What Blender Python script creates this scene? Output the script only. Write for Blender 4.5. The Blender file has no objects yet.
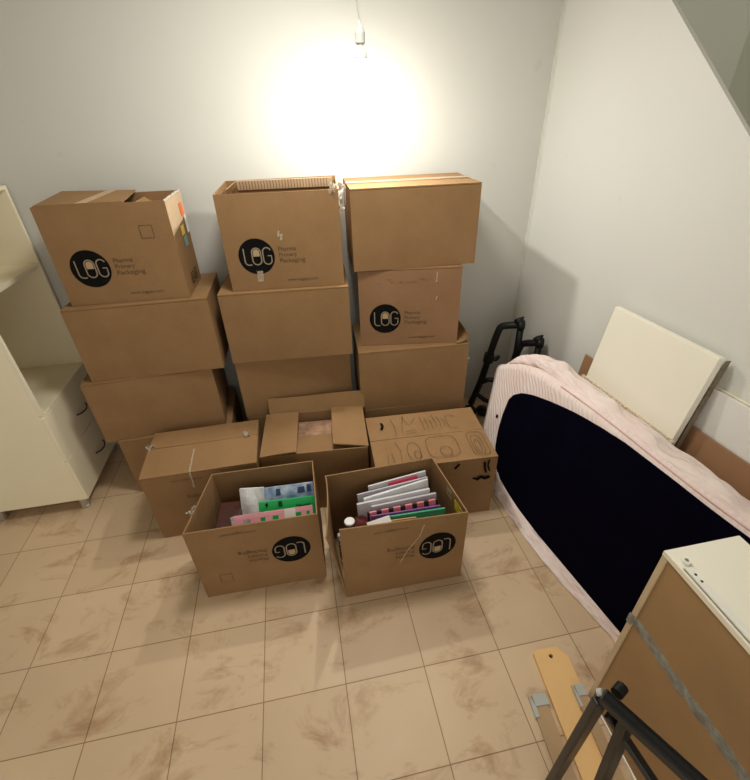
import bpy, bmesh, math, random
from mathutils import Vector, Matrix, noise
R_ = random.Random(7)
COL = bpy.context.scene.collection
V = Vector

# ------------------------------------------------------------------ materials
def nt(name):
    m = bpy.data.materials.new(name); m.use_nodes = True
    t = m.node_tree; b = t.nodes['Principled BSDF']
    return m, t, b
def plain(name, col, rough=.6, metal=0., noise_amt=.06, scale=8., bump=0., bscale=60., spec=.5, sheen=0.):
    m, t, b = nt(name)
    b.inputs['Roughness'].default_value = rough; b.inputs['Metallic'].default_value = metal
    b.inputs['Specular IOR Level'].default_value = spec
    if sheen: b.inputs['Sheen Weight'].default_value = sheen
    tc = t.nodes.new('ShaderNodeTexCoord'); n = t.nodes.new('ShaderNodeTexNoise')
    n.inputs['Scale'].default_value = scale; n.inputs['Detail'].default_value = 5
    t.links.new(tc.outputs['Object'], n.inputs['Vector'])
    r = t.nodes.new('ShaderNodeValToRGB')
    c = col; k = noise_amt
    r.color_ramp.elements[0].position = .3; r.color_ramp.elements[1].position = .7
    r.color_ramp.elements[0].color = (c[0]*(1-k), c[1]*(1-k), c[2]*(1-k), 1)
    r.color_ramp.elements[1].color = (min(1, c[0]*(1+k)), min(1, c[1]*(1+k)), min(1, c[2]*(1+k)), 1)
    t.links.new(n.outputs['Fac'], r.inputs['Fac']); t.links.new(r.outputs['Color'], b.inputs['Base Color'])
    if bump:
        n2 = t.nodes.new('ShaderNodeTexNoise'); n2.inputs['Scale'].default_value = bscale; n2.inputs['Detail'].default_value = 4
        t.links.new(tc.outputs['Object'], n2.inputs['Vector'])
        bp = t.nodes.new('ShaderNodeBump'); bp.inputs['Strength'].default_value = bump; bp.inputs['Distance'].default_value = .01
        t.links.new(n2.outputs['Fac'], bp.inputs['Height']); t.links.new(bp.outputs['Normal'], b.inputs['Normal'])
    return m
def cardboard(name, col, flute=True):
    m, t, b = nt(name)
    b.inputs['Roughness'].default_value = .78; b.inputs['Specular IOR Level'].default_value = .25
    tc = t.nodes.new('ShaderNodeTexCoord')
    n = t.nodes.new('ShaderNodeTexNoise'); n.inputs['Scale'].default_value = 5; n.inputs['Detail'].default_value = 6
    n.inputs['Roughness'].default_value = .65
    t.links.new(tc.outputs['Object'], n.inputs['Vector'])
    r = t.nodes.new('ShaderNodeValToRGB')
    r.color_ramp.elements[0].position = .28; r.color_ramp.elements[1].position = .72
    r.color_ramp.elements[0].color = (col[0]*.90, col[1]*.88, col[2]*.85, 1)
    r.color_ramp.elements[1].color = (col[0]*1.08, col[1]*1.08, col[2]*1.1, 1)
    t.links.new(n.outputs['Fac'], r.inputs['Fac'])
    # fibre speckle
    n3 = t.nodes.new('ShaderNodeTexNoise'); n3.inputs['Scale'].default_value = 220; n3.inputs['Detail'].default_value = 2
    t.links.new(tc.outputs['Object'], n3.inputs['Vector'])
    mx = t.nodes.new('ShaderNodeMix'); mx.data_type = 'RGBA'; mx.blend_type = 'OVERLAY'; mx.inputs['Factor'].default_value = .10
    t.links.new(r.outputs['Color'], mx.inputs['A']); t.links.new(n3.outputs['Color'], mx.inputs['B'])
    t.links.new(mx.outputs['Result'], b.inputs['Base Color'])
    w = t.nodes.new('ShaderNodeTexWave'); w.inputs['Scale'].default_value = 45; w.inputs['Distortion'].default_value = .6
    t.links.new(tc.outputs['Object'], w.inputs['Vector'])
    n2 = t.nodes.new('ShaderNodeTexNoise'); n2.inputs['Scale'].default_value = 9
    t.links.new(tc.outputs['Object'], n2.inputs['Vector'])
    ad = t.nodes.new('ShaderNodeMath'); ad.operation = 'MULTIPLY_ADD'; ad.inputs[1].default_value = .12 if flute else 0.
    t.links.new(w.outputs['Fac'], ad.inputs[0]); t.links.new(n2.outputs['Fac'], ad.inputs[2])
    bp = t.nodes.new('ShaderNodeBump'); bp.inputs['Strength'].default_value = .25; bp.inputs['Distance'].default_value = .008
    t.links.new(ad.outputs[0], bp.inputs['Height']); t.links.new(bp.outputs['Normal'], b.inputs['Normal'])
    return m

M = {}
M['card'] = cardboard('cardboard', (.272, .157, .070))
M['card_dull'] = cardboard('cardboard dull', (.272, .156, .070))
M['card_pink'] = cardboard('cardboard pinkish', (.28, .156, .079))
M['card_edge'] = cardboard('cardboard torn edge', (.60, .44, .28), False)
M['ink'] = plain('black print ink', (.005, .0045, .004), .9, noise_amt=.2, spec=.12)
M['ink_soft'] = plain('faded print ink', (.085, .05, .025), .8, noise_amt=.25, scale=60)
M['scuff'] = plain('torn label scuff', (.20, .115, .06), .9, noise_amt=.2, scale=50)
M['pen'] = plain('ballpoint pen line', (.115, .066, .033), .8)
M['logo_tan'] = plain('unprinted cardboard in logo', (.42, .29, .16), .8)
M['logo_line'] = plain('logo line', (.27, .21, .14), .8)
def tape_mat(name, col, alpha, rough=.25):
    m, t, b = nt(name); b.inputs['Base Color'].default_value = (*col, 1); b.inputs['Roughness'].default_value = rough
    tc = t.nodes.new('ShaderNodeTexCoord'); n = t.nodes.new('ShaderNodeTexNoise'); n.inputs['Scale'].default_value = 30
    t.links.new(tc.outputs['Object'], n.inputs['Vector'])
    mr = t.nodes.new('ShaderNodeMapRange'); mr.inputs['To Min'].default_value = alpha*.7; mr.inputs['To Max'].default_value = min(1, alpha*1.3)
    t.links.new(n.outputs['Fac'], mr.inputs['Value']); t.links.new(mr.outputs['Result'], b.inputs['Alpha'])
    bp = t.nodes.new('ShaderNodeBump'); bp.inputs['Strength'].default_value = .4; bp.inputs['Distance'].default_value = .004
    t.links.new(n.outputs['Fac'], bp.inputs['Height']); t.links.new(bp.outputs['Normal'], b.inputs['Normal'])
    return m
M['tape'] = tape_mat('clear packing tape', (.62, .52, .38), .35)
M['tape_tan'] = tape_mat('tan packing tape', (.55, .38, .22), .85, .35)
M['tape_white'] = tape_mat('crumpled clear tape', (.62, .55, .45), .6)
M['cream'] = plain('cream melamine', (.86, .78, .58), .45, noise_amt=.02, scale=3)
M['cream_edge'] = plain('cream edge band', (.84, .77, .60), .45, noise_amt=.02)
M['white_panel'] = plain('white melamine', (.86, .82, .70), .4, noise_amt=.02, scale=3)
M['white_cold'] = plain('white coated board', (.78, .77, .74), .5, noise_amt=.03)
M['chip'] = plain('raw particleboard', (.60, .49, .36), .9, noise_amt=.45, scale=90, bump=.5)
M['mdf'] = plain('brown hardboard', (.33, .195, .085), .6, noise_amt=.10, scale=4, bump=.08)
M['mdf_dark'] = plain('brown board', (.32, .17, .085), .65, noise_amt=.12, scale=5)
M['oak_edge'] = plain('pale raw panel edge', (.58, .44, .28), .6)
M['plank'] = plain('pale pine board', (.80, .50, .21), .5, noise_amt=.08, scale=4)
M['slat'] = plain('bed slat wood', (.42, .28, .15), .5, noise_amt=.12, scale=6)
M['black'] = plain('black plastic', (.006, .006, .0065), .45, noise_amt=.2, spec=.3)
M['black_metal'] = plain('black painted metal', (.018, .018, .018), .32, metal=.3, noise_amt=.2)
M['rubber'] = plain('dark rubber', (.02, .02, .02), .8)
M['grey_plastic'] = plain('grey plastic', (.45, .46, .44), .45)
M['steel'] = plain('brushed steel', (.55, .54, .5), .3, metal=.9)
M['slide'] = plain('white drawer slide', (.84, .82, .74), .35, metal=.0)
M['handle'] = plain('dark nickel', (.09, .08, .065), .3, metal=.8)
M['navy'] = plain('navy cloth', (.0016, .0012, .0060), .95, noise_amt=.25, scale=6, bump=.15, bscale=400, spec=.04, sheen=0)
M['hole'] = plain('hole shade', (.02, .012, .008), .9)
M['socket'] = plain('socket plastic', (.50, .50, .46), .5)
M['cord'] = plain('white cord', (.35, .35, .31), .5)

def sheet_mat(pleats):
    m, t, b = nt('pink fitted sheet'); b.inputs['Roughness'].default_value = .9; b.inputs['Specular IOR Level'].default_value = .15
    b.inputs['Sheen Weight'].default_value = .15
    tc = t.nodes.new('ShaderNodeTexCoord'); n = t.nodes.new('ShaderNodeTexNoise'); n.inputs['Scale'].default_value = 5
    t.links.new(tc.outputs['Object'], n.inputs['Vector'])
    r = t.nodes.new('ShaderNodeValToRGB')
    r.color_ramp.elements[0].color = (.74, .60, .56, 1); r.color_ramp.elements[1].color = (.80, .68, .64, 1)
    r.color_ramp.elements[0].position = .35; r.color_ramp.elements[1].position = .65
    t.links.new(n.outputs['Fac'], r.inputs['Fac']); t.links.new(r.outputs['Color'], b.inputs['Base Color'])
    bp = t.nodes.new('ShaderNodeBump')
    if pleats:
        dt = t.nodes.new('ShaderNodeVectorMath'); dt.operation = 'DOT_PRODUCT'; dt.inputs[1].default_value = (0, -.80, .55)
        t.links.new(tc.outputs['Object'], dt.inputs[0])
        n4 = t.nodes.new('ShaderNodeTexNoise'); n4.inputs['Scale'].default_value = 9; t.links.new(tc.outputs['Object'], n4.inputs['Vector'])
        ma = t.nodes.new('ShaderNodeMath'); ma.operation = 'MULTIPLY_ADD'; ma.inputs[1].default_value = .05
        t.links.new(n4.outputs['Fac'], ma.inputs[0]); t.links.new(dt.outputs['Value'], ma.inputs[2])
        mu = t.nodes.new('ShaderNodeMath'); mu.operation = 'MULTIPLY'; mu.inputs[1].default_value = 290; t.links.new(ma.outputs[0], mu.inputs[0])
        sn = t.nodes.new('ShaderNodeMath'); sn.operation = 'SINE'; t.links.new(mu.outputs[0], sn.inputs[0])
        t.links.new(sn.outputs[0], bp.inputs['Height']); bp.inputs['Strength'].default_value = .36; bp.inputs['Distance'].default_value = .004
    else:
        n4 = t.nodes.new('ShaderNodeTexNoise'); n4.inputs['Scale'].default_value = 14; n4.inputs['Detail'].default_value = 3
        mp = t.nodes.new('ShaderNodeMapping'); mp.inputs['Scale'].default_value = (1, .35, 1); mp.inputs['Rotation'].default_value = (0, 0, .5)
        t.links.new(tc.outputs['Object'], mp.inputs['Vector']); t.links.new(mp.outputs['Vector'], n4.inputs['Vector'])
        t.links.new(n4.outputs['Fac'], bp.inputs['Height']); bp.inputs['Strength'].default_value = 1.0; bp.inputs['Distance'].default_value = .05
    t.links.new(bp.outputs['Normal'], b.inputs['Normal'])
    return m
M['sheet'] = sheet_mat(True); M['sheet_loose'] = sheet_mat(False)
M['sheet_pink'] = plain('pink sheet hem', (.76, .52, .49), .9, noise_amt=.06)

def wall_mat(name, col):
    m, t, b = nt(name); b.inputs['Roughness'].default_value = .82; b.inputs['Specular IOR Level'].default_value = .2
    g = t.nodes.new('ShaderNodeNewGeometry')
    n = t.nodes.new('ShaderNodeTexNoise'); n.inputs['Scale'].default_value = 1.3; n.inputs['Detail'].default_value = 5
    t.links.new(g.outputs['Position'], n.inputs['Vector'])
    r = t.nodes.new('ShaderNodeValToRGB')
    r.color_ramp.elements[0].color = (col[0]*.965, col[1]*.965, col[2]*.95, 1); r.color_ramp.elements[1].color = (*col, 1)
    r.color_ramp.elements[0].position = .3; r.color_ramp.elements[1].position = .7
    t.links.new(n.outputs['Fac'], r.inputs['Fac'])
    n2 = t.nodes.new('ShaderNodeTexNoise'); n2.inputs['Scale'].default_value = 6; n2.inputs['Detail'].default_value = 3
    t.links.new(g.outputs['Position'], n2.inputs['Vector'])
    r2 = t.nodes.new('ShaderNodeValToRGB'); r2.color_ramp.elements[0].position = .70; r2.color_ramp.elements[1].position = .80
    r2.color_ramp.elements[0].color = (1, 1, 1, 1); r2.color_ramp.elements[1].color = (.9, .885, .86, 1)
    t.links.new(n2.outputs['Fac'], r2.inputs['Fac'])
    mx = t.nodes.new('ShaderNodeMix'); mx.data_type = 'RGBA'; mx.blend_type = 'MULTIPLY'; mx.inputs['Factor'].default_value = 1
    t.links.new(r.outputs['Color'], mx.inputs['A']); t.links.new(r2.outputs['Color'], mx.inputs['B'])
    t.links.new(mx.outputs['Result'], b.inputs['Base Color'])
    n3 = t.nodes.new('ShaderNodeTexNoise'); n3.inputs['Scale'].default_value = 35
    t.links.new(g.outputs['Position'], n3.inputs['Vector'])
    bp = t.nodes.new('ShaderNodeBump'); bp.inputs['Strength'].default_value = .06; bp.inputs['Distance'].default_value = .006
    t.links.new(n3.outputs['Fac'], bp.inputs['Height']); t.links.new(bp.outputs['Normal'], b.inputs['Normal'])
    return m
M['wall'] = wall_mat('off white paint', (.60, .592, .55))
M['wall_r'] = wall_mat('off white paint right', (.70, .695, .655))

M['wall_far'] = wall_mat('off white paint lightened', (.84, .85, .76))  # stairwell walls lightened in colour to make up for the weak light there
def floor_mat():
    m, t, b = nt('beige floor tiles'); L = t.links; N = t.nodes
    b.inputs['Specular IOR Level'].default_value = .35
    g = N.new('ShaderNodeNewGeometry')
    br = N.new('ShaderNodeTexBrick'); br.offset = 0; br.squash = 1
    br.inputs['Scale'].default_value = 1; br.inputs['Brick Width'].default_value = .33; br.inputs['Row Height'].default_value = .33
    br.inputs['Mortar Size'].default_value = .0022; br.inputs['Mortar Smooth'].default_value = .3; br.inputs['Bias'].default_value = 0
    br.inputs['Color1'].default_value = (.57, .415, .265, 1); br.inputs['Color2'].default_value = (.64, .475, .312, 1)
    br.inputs['Mortar'].default_value = (.28, .18, .095, 1)
    L.new(g.outputs['Position'], br.inputs['Vector'])
    # brown worn patches
    mp = N.new('ShaderNodeMapping'); mp.inputs['Rotation'].default_value = (0, 0, .6); mp.inputs['Scale'].default_value = (1, 1.6, 1)
    L.new(g.outputs['Position'], mp.inputs['Vector'])
    n = N.new('ShaderNodeTexNoise'); n.inputs['Scale'].default_value = 3.6; n.inputs['Detail'].default_value = 9; n.inputs['Roughness'].default_value = .68
    n.inputs['Distortion'].default_value = .5
    L.new(mp.outputs['Vector'], n.inputs['Vector'])
    r = N.new('ShaderNodeValToRGB'); r.color_ramp.elements[0].position = .53; r.color_ramp.elements[1].position = .68
    r.color_ramp.elements[0].color = (1, 1, 1, 1); r.color_ramp.elements[1].color = (.56, .42, .31, 1)
    L.new(n.outputs['Fac'], r.inputs['Fac'])
    mx = N.new('ShaderNodeMix'); mx.data_type = 'RGBA'; mx.blend_type = 'MULTIPLY'; mx.inputs['Factor'].default_value = .72
    L.new(br.outputs['Color'], mx.inputs['A']); L.new(r.outputs['Color'], mx.inputs['B'])
    n2 = N.new('ShaderNodeTexNoise'); n2.inputs['Scale'].default_value = 1.7; n2.inputs['Detail'].default_value = 6
    L.new(g.outputs['Position'], n2.inputs['Vector'])
    r2 = N.new('ShaderNodeValToRGB'); r2.color_ramp.elements[0].position = .35; r2.color_ramp.elements[1].position = .65
    r2.color_ramp.elements[0].color = (.93, .92, .91, 1); r2.color_ramp.elements[1].color = (1.05, 1.05, 1.05, 1)
    L.new(n2.outputs['Fac'], r2.inputs['Fac'])
    mx2 = N.new('ShaderNodeMix'); mx2.data_type = 'RGBA'; mx2.blend_type = 'MULTIPLY'; mx2.inputs['Factor'].default_value = 1
    L.new(mx.outputs['Result'], mx2.inputs['A']); L.new(r2.outputs['Color'], mx2.inputs['B'])
    L.new(mx2.outputs['Result'], b.inputs['Base Color'])
    rr = N.new('ShaderNodeMapRange'); rr.inputs['To Min'].default_value = .38; rr.inputs['To Max'].default_value = .62
    L.new(n.outputs['Fac'], rr.inputs['Value']); L.new(rr.outputs['Result'], b.inputs['Roughness'])
    bp = N.new('ShaderNodeBump'); bp.inputs['Strength'].default_value = .35; bp.inputs['Distance'].default_value = .002; bp.invert = True
    L.new(br.outputs['Fac'], bp.inputs['Height']); L.new(bp.outputs['Normal'], b.inputs['Normal'])
    return m
M['floor'] = floor_mat()

# ------------------------------------------------------------------ mesh builder
class MB:
    def __init__(s): s.v = []; s.f = []
    def add(s, vs, fs):
        o = len(s.v); s.v += [tuple(x) for x in vs]; s.f += [tuple(i+o for i in f) for f in fs]; return s
    def hexa(s, p):      # 8 corners: bottom 0-3 ccw, top 4-7
        return s.add(p, [(3,2,1,0),(4,5,6,7),(0,1,5,4),(1,2,6,5),(2,3,7,6),(3,0,4,7)])
    def box(s, x0, y0, z0, x1, y1, z1):
        return s.hexa([(x0,y0,z0),(x1,y0,z0),(x1,y1,z0),(x0,y1,z0),(x0,y0,z1),(x1,y0,z1),(x1,y1,z1),(x0,y1,z1)])
    def plate(s, p0, p1, p2, p3, t):   # quad given ccw seen from the +normal side, thickened along -normal
        p = [V(q) for q in (p0,p1,p2,p3)]; n = ((p[1]-p[0]).cross(p[3]-p[0])).normalized()
        return s.hexa([q-n*t for q in p]+p)
    def tube(s, pts, r, n=10, cap=True):
        pts = [V(p) for p in pts]; rs = r if isinstance(r, (list, tuple)) else [r]*len(pts)
        o = len(s.v); T0 = (pts[1]-pts[0]).normalized()
        a = V((0,0,1)) if abs(T0.z) < .9 else V((1,0,0)); u = T0.cross(a).normalized()
        for i, p in enumerate(pts):
            if i == 0: T = T0
            elif i == len(pts)-1: T = (pts[i]-pts[i-1]).normalized()
            else: T = ((pts[i]-pts[i-1]).normalized()+(pts[i+1]-pts[i]).normalized()).normalized()
            u = (u-T*u.dot(T)).normalized(); w = T.cross(u)
            for k in range(n):
                an = 2*math.pi*k/n; s.v.append(tuple(p+(u*math.cos(an)+w*math.sin(an))*rs[i]))
        for i in range(len(pts)-1):
            for k in range(n):
                s.f.append((o+i*n+k, o+i*n+(k+1)%n, o+(i+1)*n+(k+1)%n, o+(i+1)*n+k))
        if cap:
            s.f.append(tuple(o+k for k in reversed(range(n)))); s.f.append(tuple(o+(len(pts)-1)*n+k for k in range(n)))
        return s
    def lathe(s, prof, n=24, c=(0,0,0)):   # prof: (r,z)
        o = len(s.v)
        for r, z in prof:
            for k in range(n):
                a = 2*math.pi*k/n; s.v.append((c[0]+r*math.cos(a), c[1]+r*math.sin(a), c[2]+z))
        for i in range(len(prof)-1):
            for k in range(n): s.f.append((o+i*n+k, o+i*n+(k+1)%n, o+(i+1)*n+(k+1)%n, o+(i+1)*n+k))
        s.f.append(tuple(o+k for k in reversed(range(n)))); s.f.append(tuple(o+(len(prof)-1)*n+k for k in range(n)))
        return s
    def prism(s, pts, d):    # pts 3d planar ccw; extruded by vector d
        o = len(s.v); n = len(pts); d = V(d)
        s.v += [tuple(p) for p in pts]+[tuple(V(p)+d) for p in pts]
        s.f.append(tuple(o+i for i in reversed(range(n)))); s.f.append(tuple(o+n+i for i in range(n)))
        for i in range(n): s.f.append((o+i, o+(i+1)%n, o+n+(i+1)%n, o+n+i))
        return s
    def grid(s, fn, nu, nv):
        o = len(s.v)
        for j in range(nv+1):
            for i in range(nu+1): s.v.append(tuple(fn(i/nu, j/nv)))
        for j in range(nv):
            for i in range(nu):
                a = o+j*(nu+1)+i; s.f.append((a, a+1, a+nu+2, a+nu+1))
        return s
    def sheet(s, fn, nu, nv, t):   # a thick curved plate
        eps = 1e-3
        def nrm(u, v):
            a = V(fn(min(1,u+eps), v))-V(fn(max(0,u-eps), v)); b = V(fn(u, min(1,v+eps)))-V(fn(u, max(0,v-eps)))
            return a.cross(b).normalized()
        o = len(s.v); k = (nu+1)*(nv+1)
        s.grid(fn, nu, nv)
        for j in range(nv+1):
            for i in range(nu+1):
                u, v = i/nu, j/nv; s.v.append(tuple(V(fn(u, v))-nrm(u, v)*t))
        for j in range(nv):
            for i in range(nu):
                a = o+k+j*(nu+1)+i; s.f.append((a+nu+1, a+nu+2, a+1, a))
        def q(a, b): s.f.append((b, a, a+k, b+k))
        for i in range(nu): q(o+i, o+i+1); q(o+nv*(nu+1)+i+1, o+nv*(nu+1)+i)
        for j in range(nv): q(o+(j+1)*(nu+1), o+j*(nu+1)); q(o+j*(nu+1)+nu, o+(j+1)*(nu+1)+nu)
        return s
    def ribbon(s, pts, w, org, ux, uz, lift):   # flat stroke in a plane
        pts = [V((p[0], p[1], 0)) for p in pts]; n = len(pts); L = []; Rr = []
        for i in range(n):
            a = pts[max(0, i-1)]; b = pts[min(n-1, i+1)]; T = (b-a).normalized(); nn = V((-T.y, T.x, 0))
            L.append(pts[i]+nn*w/2); Rr.append(pts[i]-nn*w/2)
        o = len(s.v); P = lambda q: V(org)+V(ux)*q.x+V(uz)*q.y+V(lift)
        s.v += [tuple(P(q)) for q in L]+[tuple(P(q)) for q in Rr]
        for i in range(n-1): s.f.append((o+n+i, o+n+i+1, o+i+1, o+i))
        return s
    def build(s, name, mat, parent=None, smooth=False, bevel=0., world=False):
        me = bpy.data.meshes.new(name); v = s.v
        if world and parent:
            inv = wm(parent).inverted(); v = [tuple(inv @ V(p)) for p in v]
        me.from_pydata(v, [], s.f); me.update()
        bm = bmesh.new(); bm.from_mesh(me); bmesh.ops.recalc_face_normals(bm, faces=bm.faces); bm.to_mesh(me); bm.free()
        o = bpy.data.objects.new(name, me); COL.objects.link(o)
        me.materials.append(M[mat] if isinstance(mat, str) else mat)
        if parent: o.parent = parent
        if smooth:
            for p in me.polygons: p.use_smooth = True
        if bevel:
            b = o.modifiers.new('bevel', 'BEVEL'); b.width = bevel; b.segments = 2; b.limit_method = 'ANGLE'; b.angle_limit = math.radians(40)
        return o
def wm(o):
    m = o.matrix_basis
    return wm(o.parent) @ m if o.parent else m
def smooth_path(pts, n=6):
    pts = [V(p) for p in pts]; out = []
    for i in range(len(pts)-1):
        p0 = pts[max(0, i-1)]; p1 = pts[i]; p2 = pts[i+1]; p3 = pts[min(len(pts)-1, i+2)]
        for k in range(n):
            t = k/n; out.append(.5*((2*p1)+(-p0+p2)*t+(2*p0-5*p1+4*p2-p3)*t*t+(-p0+3*p1-3*p2+p3)*t**3))
    return out+[pts[-1]]
def empty(name, loc, rz=0):
    o = bpy.data.objects.new(name, None); COL.objects.link(o); o.location = loc; o.rotation_euler = (0, 0, rz); o.empty_display_size = .1
    return o
def tag(o, label, cat, group=None):
    o['label'] = label; o['category'] = cat
    if group: o['group'] = group
    return o
def struct(o): o['kind'] = 'structure'; return o
def text_mesh(body, size, spacing=1.0, width=None):
    cu = bpy.data.curves.new('t', 'FONT'); cu.body = body; cu.size = size; cu.space_line = spacing
    ob = bpy.data.objects.new('t', cu); COL.objects.link(ob)
    dg = bpy.context.evaluated_depsgraph_get(); me = bpy.data.meshes.new_from_object(ob.evaluated_get(dg))
    vs = [v.co.copy() for v in me.vertices]; fs = [tuple(p.vertices) for p in me.polygons]
    bpy.data.objects.remove(ob); bpy.data.curves.remove(cu); bpy.data.meshes.remove(me)
    if width:
        w = max(v.x for v in vs); k = width/w
        for v in vs: v.x *= k
    return vs, fs

# ------------------------------------------------------------------ room shell
CX, CY, AW = 2.839, .83, .09; YB = .862
UW = V((math.sin(AW), -math.cos(AW), 0)); NW = V((math.cos(AW), math.sin(AW), 0)); C0 = V((CX, CY, 0))
def rw(u, off, z): return C0+UW*u-NW*off+V((0, 0, z))      # point in the right wall's frame (off = distance in front of it)
XL, H, YF = -.62, 2.78, -3.4
struct(MB().box(XL-.1, YF, -.1, 5.2, CY+.1, 0).build('floor', 'floor'))
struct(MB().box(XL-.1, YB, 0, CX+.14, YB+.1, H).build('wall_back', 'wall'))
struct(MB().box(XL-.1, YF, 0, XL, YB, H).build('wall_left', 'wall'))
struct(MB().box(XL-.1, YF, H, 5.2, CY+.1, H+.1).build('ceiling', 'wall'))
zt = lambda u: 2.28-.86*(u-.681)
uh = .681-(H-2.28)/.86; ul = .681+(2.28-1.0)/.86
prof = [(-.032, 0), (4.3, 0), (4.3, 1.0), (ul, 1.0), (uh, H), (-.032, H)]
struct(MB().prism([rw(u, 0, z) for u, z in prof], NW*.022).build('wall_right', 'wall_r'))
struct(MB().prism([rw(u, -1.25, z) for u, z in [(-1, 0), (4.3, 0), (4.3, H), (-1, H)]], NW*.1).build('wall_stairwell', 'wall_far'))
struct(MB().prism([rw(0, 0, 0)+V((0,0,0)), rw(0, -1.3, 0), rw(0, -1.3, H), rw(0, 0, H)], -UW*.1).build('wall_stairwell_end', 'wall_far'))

# ------------------------------------------------------------------ cartons
def bulge(u, v, b): return b*math.sin(math.pi*u)*math.sin(math.pi*v)
T = .006
def carton(name, label, loc, rz, w, d, h, mat='card', top='closed', group='moving cartons', b=.006, seed=1, corner=None, flare=0., shift=None):
    """empty at the base centre; front is -y"""
    root = empty(name, loc, rz); tag(root, label, 'box', group)
    r = random.Random(seed); x0, x1, y0, y1 = -w/2, w/2, -d/2, d/2
    hw = h-(T+.002 if top == 'closed' else 0)
    body = MB(); nu, nv = 10, 8
    j = [r.uniform(-.004, .004) for _ in range(8)]
    ct = corner or {}
    fl = ct.get('fl', 0); fr = ct.get('fr', 0); bl = ct.get('bl', 0); br = ct.get('br', 0)   # rim height offsets
    tilt = lambda u, v: .003*noise.noise(V((u*3+seed, v*3, seed*.7)))
    zz = lambda v, u, a, c: v*(hw+a*(1-u)+c*u)
    body.sheet(lambda u, v: (x0+u*w, y0-bulge(u, v, b)-tilt(u, v)*math.sin(math.pi*u)*v, zz(v, u, fl, fr)), nu, nv, T)          # front
    sh = shift or {}
    pBL = V((x0, y1, 0))+V((*sh.get('bl', (0, 0)), 0)); pBR = V((x1, y1, 0))+V((*sh.get('br', (0, 0)), 0)); pFL = V((x0, y0, 0)); pFR = V((x1, y0, 0))
    def side(A, B, ha, hb, bb):
        n_ = V((B.y-A.y, A.x-B.x, 0)).normalized()
        def fn(u, v):
            p = A.lerp(B, u)+n_*bulge(u, v, bb); return (p.x, p.y, zz(v, u, ha, hb))
        return fn
    body.sheet(side(pBR, pBL, br, bl, b*.5), nu, nv, T)
    body.sheet(side(pFR, pBR, fr, br, b), nu, nv, T)
    lf = side(pBL, pFL, bl, fl, b)
    if flare:
        body.sheet(lambda u, v: tuple(V(lf(u, v))+V((-flare*(u**1.5)*(v**1.2), -.03*u*v, .01*u*v))), nu, nv, T)     # torn free at the front corner
    else:
        body.sheet(lf, nu, nv, T)
    q = [pFL+V((T*.5, T*.5, .001)), pFR+V((-T*.5, T*.5, .001)), pBR+V((-T*.5, -T*.5, .001)), pBL+V((T*.5, -T*.5, .001))]
    body.hexa(q+[p+V((0, 0, .007)) for p in q])
    bo = body.build('body', mat, root, bevel=0)
    root['_d'] = 0; del root['_d']
    info = dict(root=root, w=w, d=d, h=h, hw=hw, b=b, seed=seed, mat=mat, tilt=tilt)
    return info
def top_flaps(c, split=.5, a_front=0., a_back=0., names=('flap', 'flap'), over=0.):
    w, d, h = c['w'], c['d'], c['h']; x0, x1, y0, y1 = -w/2, w/2, -d/2, d/2; out = []
    lf = d*split; lb = d*(1-split)-.003
    z0 = h
    def fl(yh, ln, s, ang):
        def fn(u, v):
            yy = yh+s*v*ln*math.cos(ang); z = z0+v*ln*math.sin(ang)-.001*(1+math.sin(u*5+c['seed']))*v
            return (x0+u*w, yy, z) if s > 0 else (x1-u*w, yy, z)
        return MB().sheet(fn, 8, 6, T).build('flap', c['mat'], c['root'])
    out.append(fl(y0, lf, 1, a_front)); out.append(fl(y1, lb, -1, a_back))
    return out
def tape(c, pts, mat='tape', name='tape', t=.0006):
    return MB().plate(*pts, t).build(name, mat, c['root'])
def front_lift(c, x, z, e): 
    u = (x+c['w']/2)/c['w']; v = min(max(z/c['hw'], 0), 1); u = min(max(u, 0), 1)
    return -c['d']/2-bulge(u, v, c['b'])-c['tilt'](u, v)*math.sin(math.pi*u)*v-e
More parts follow.
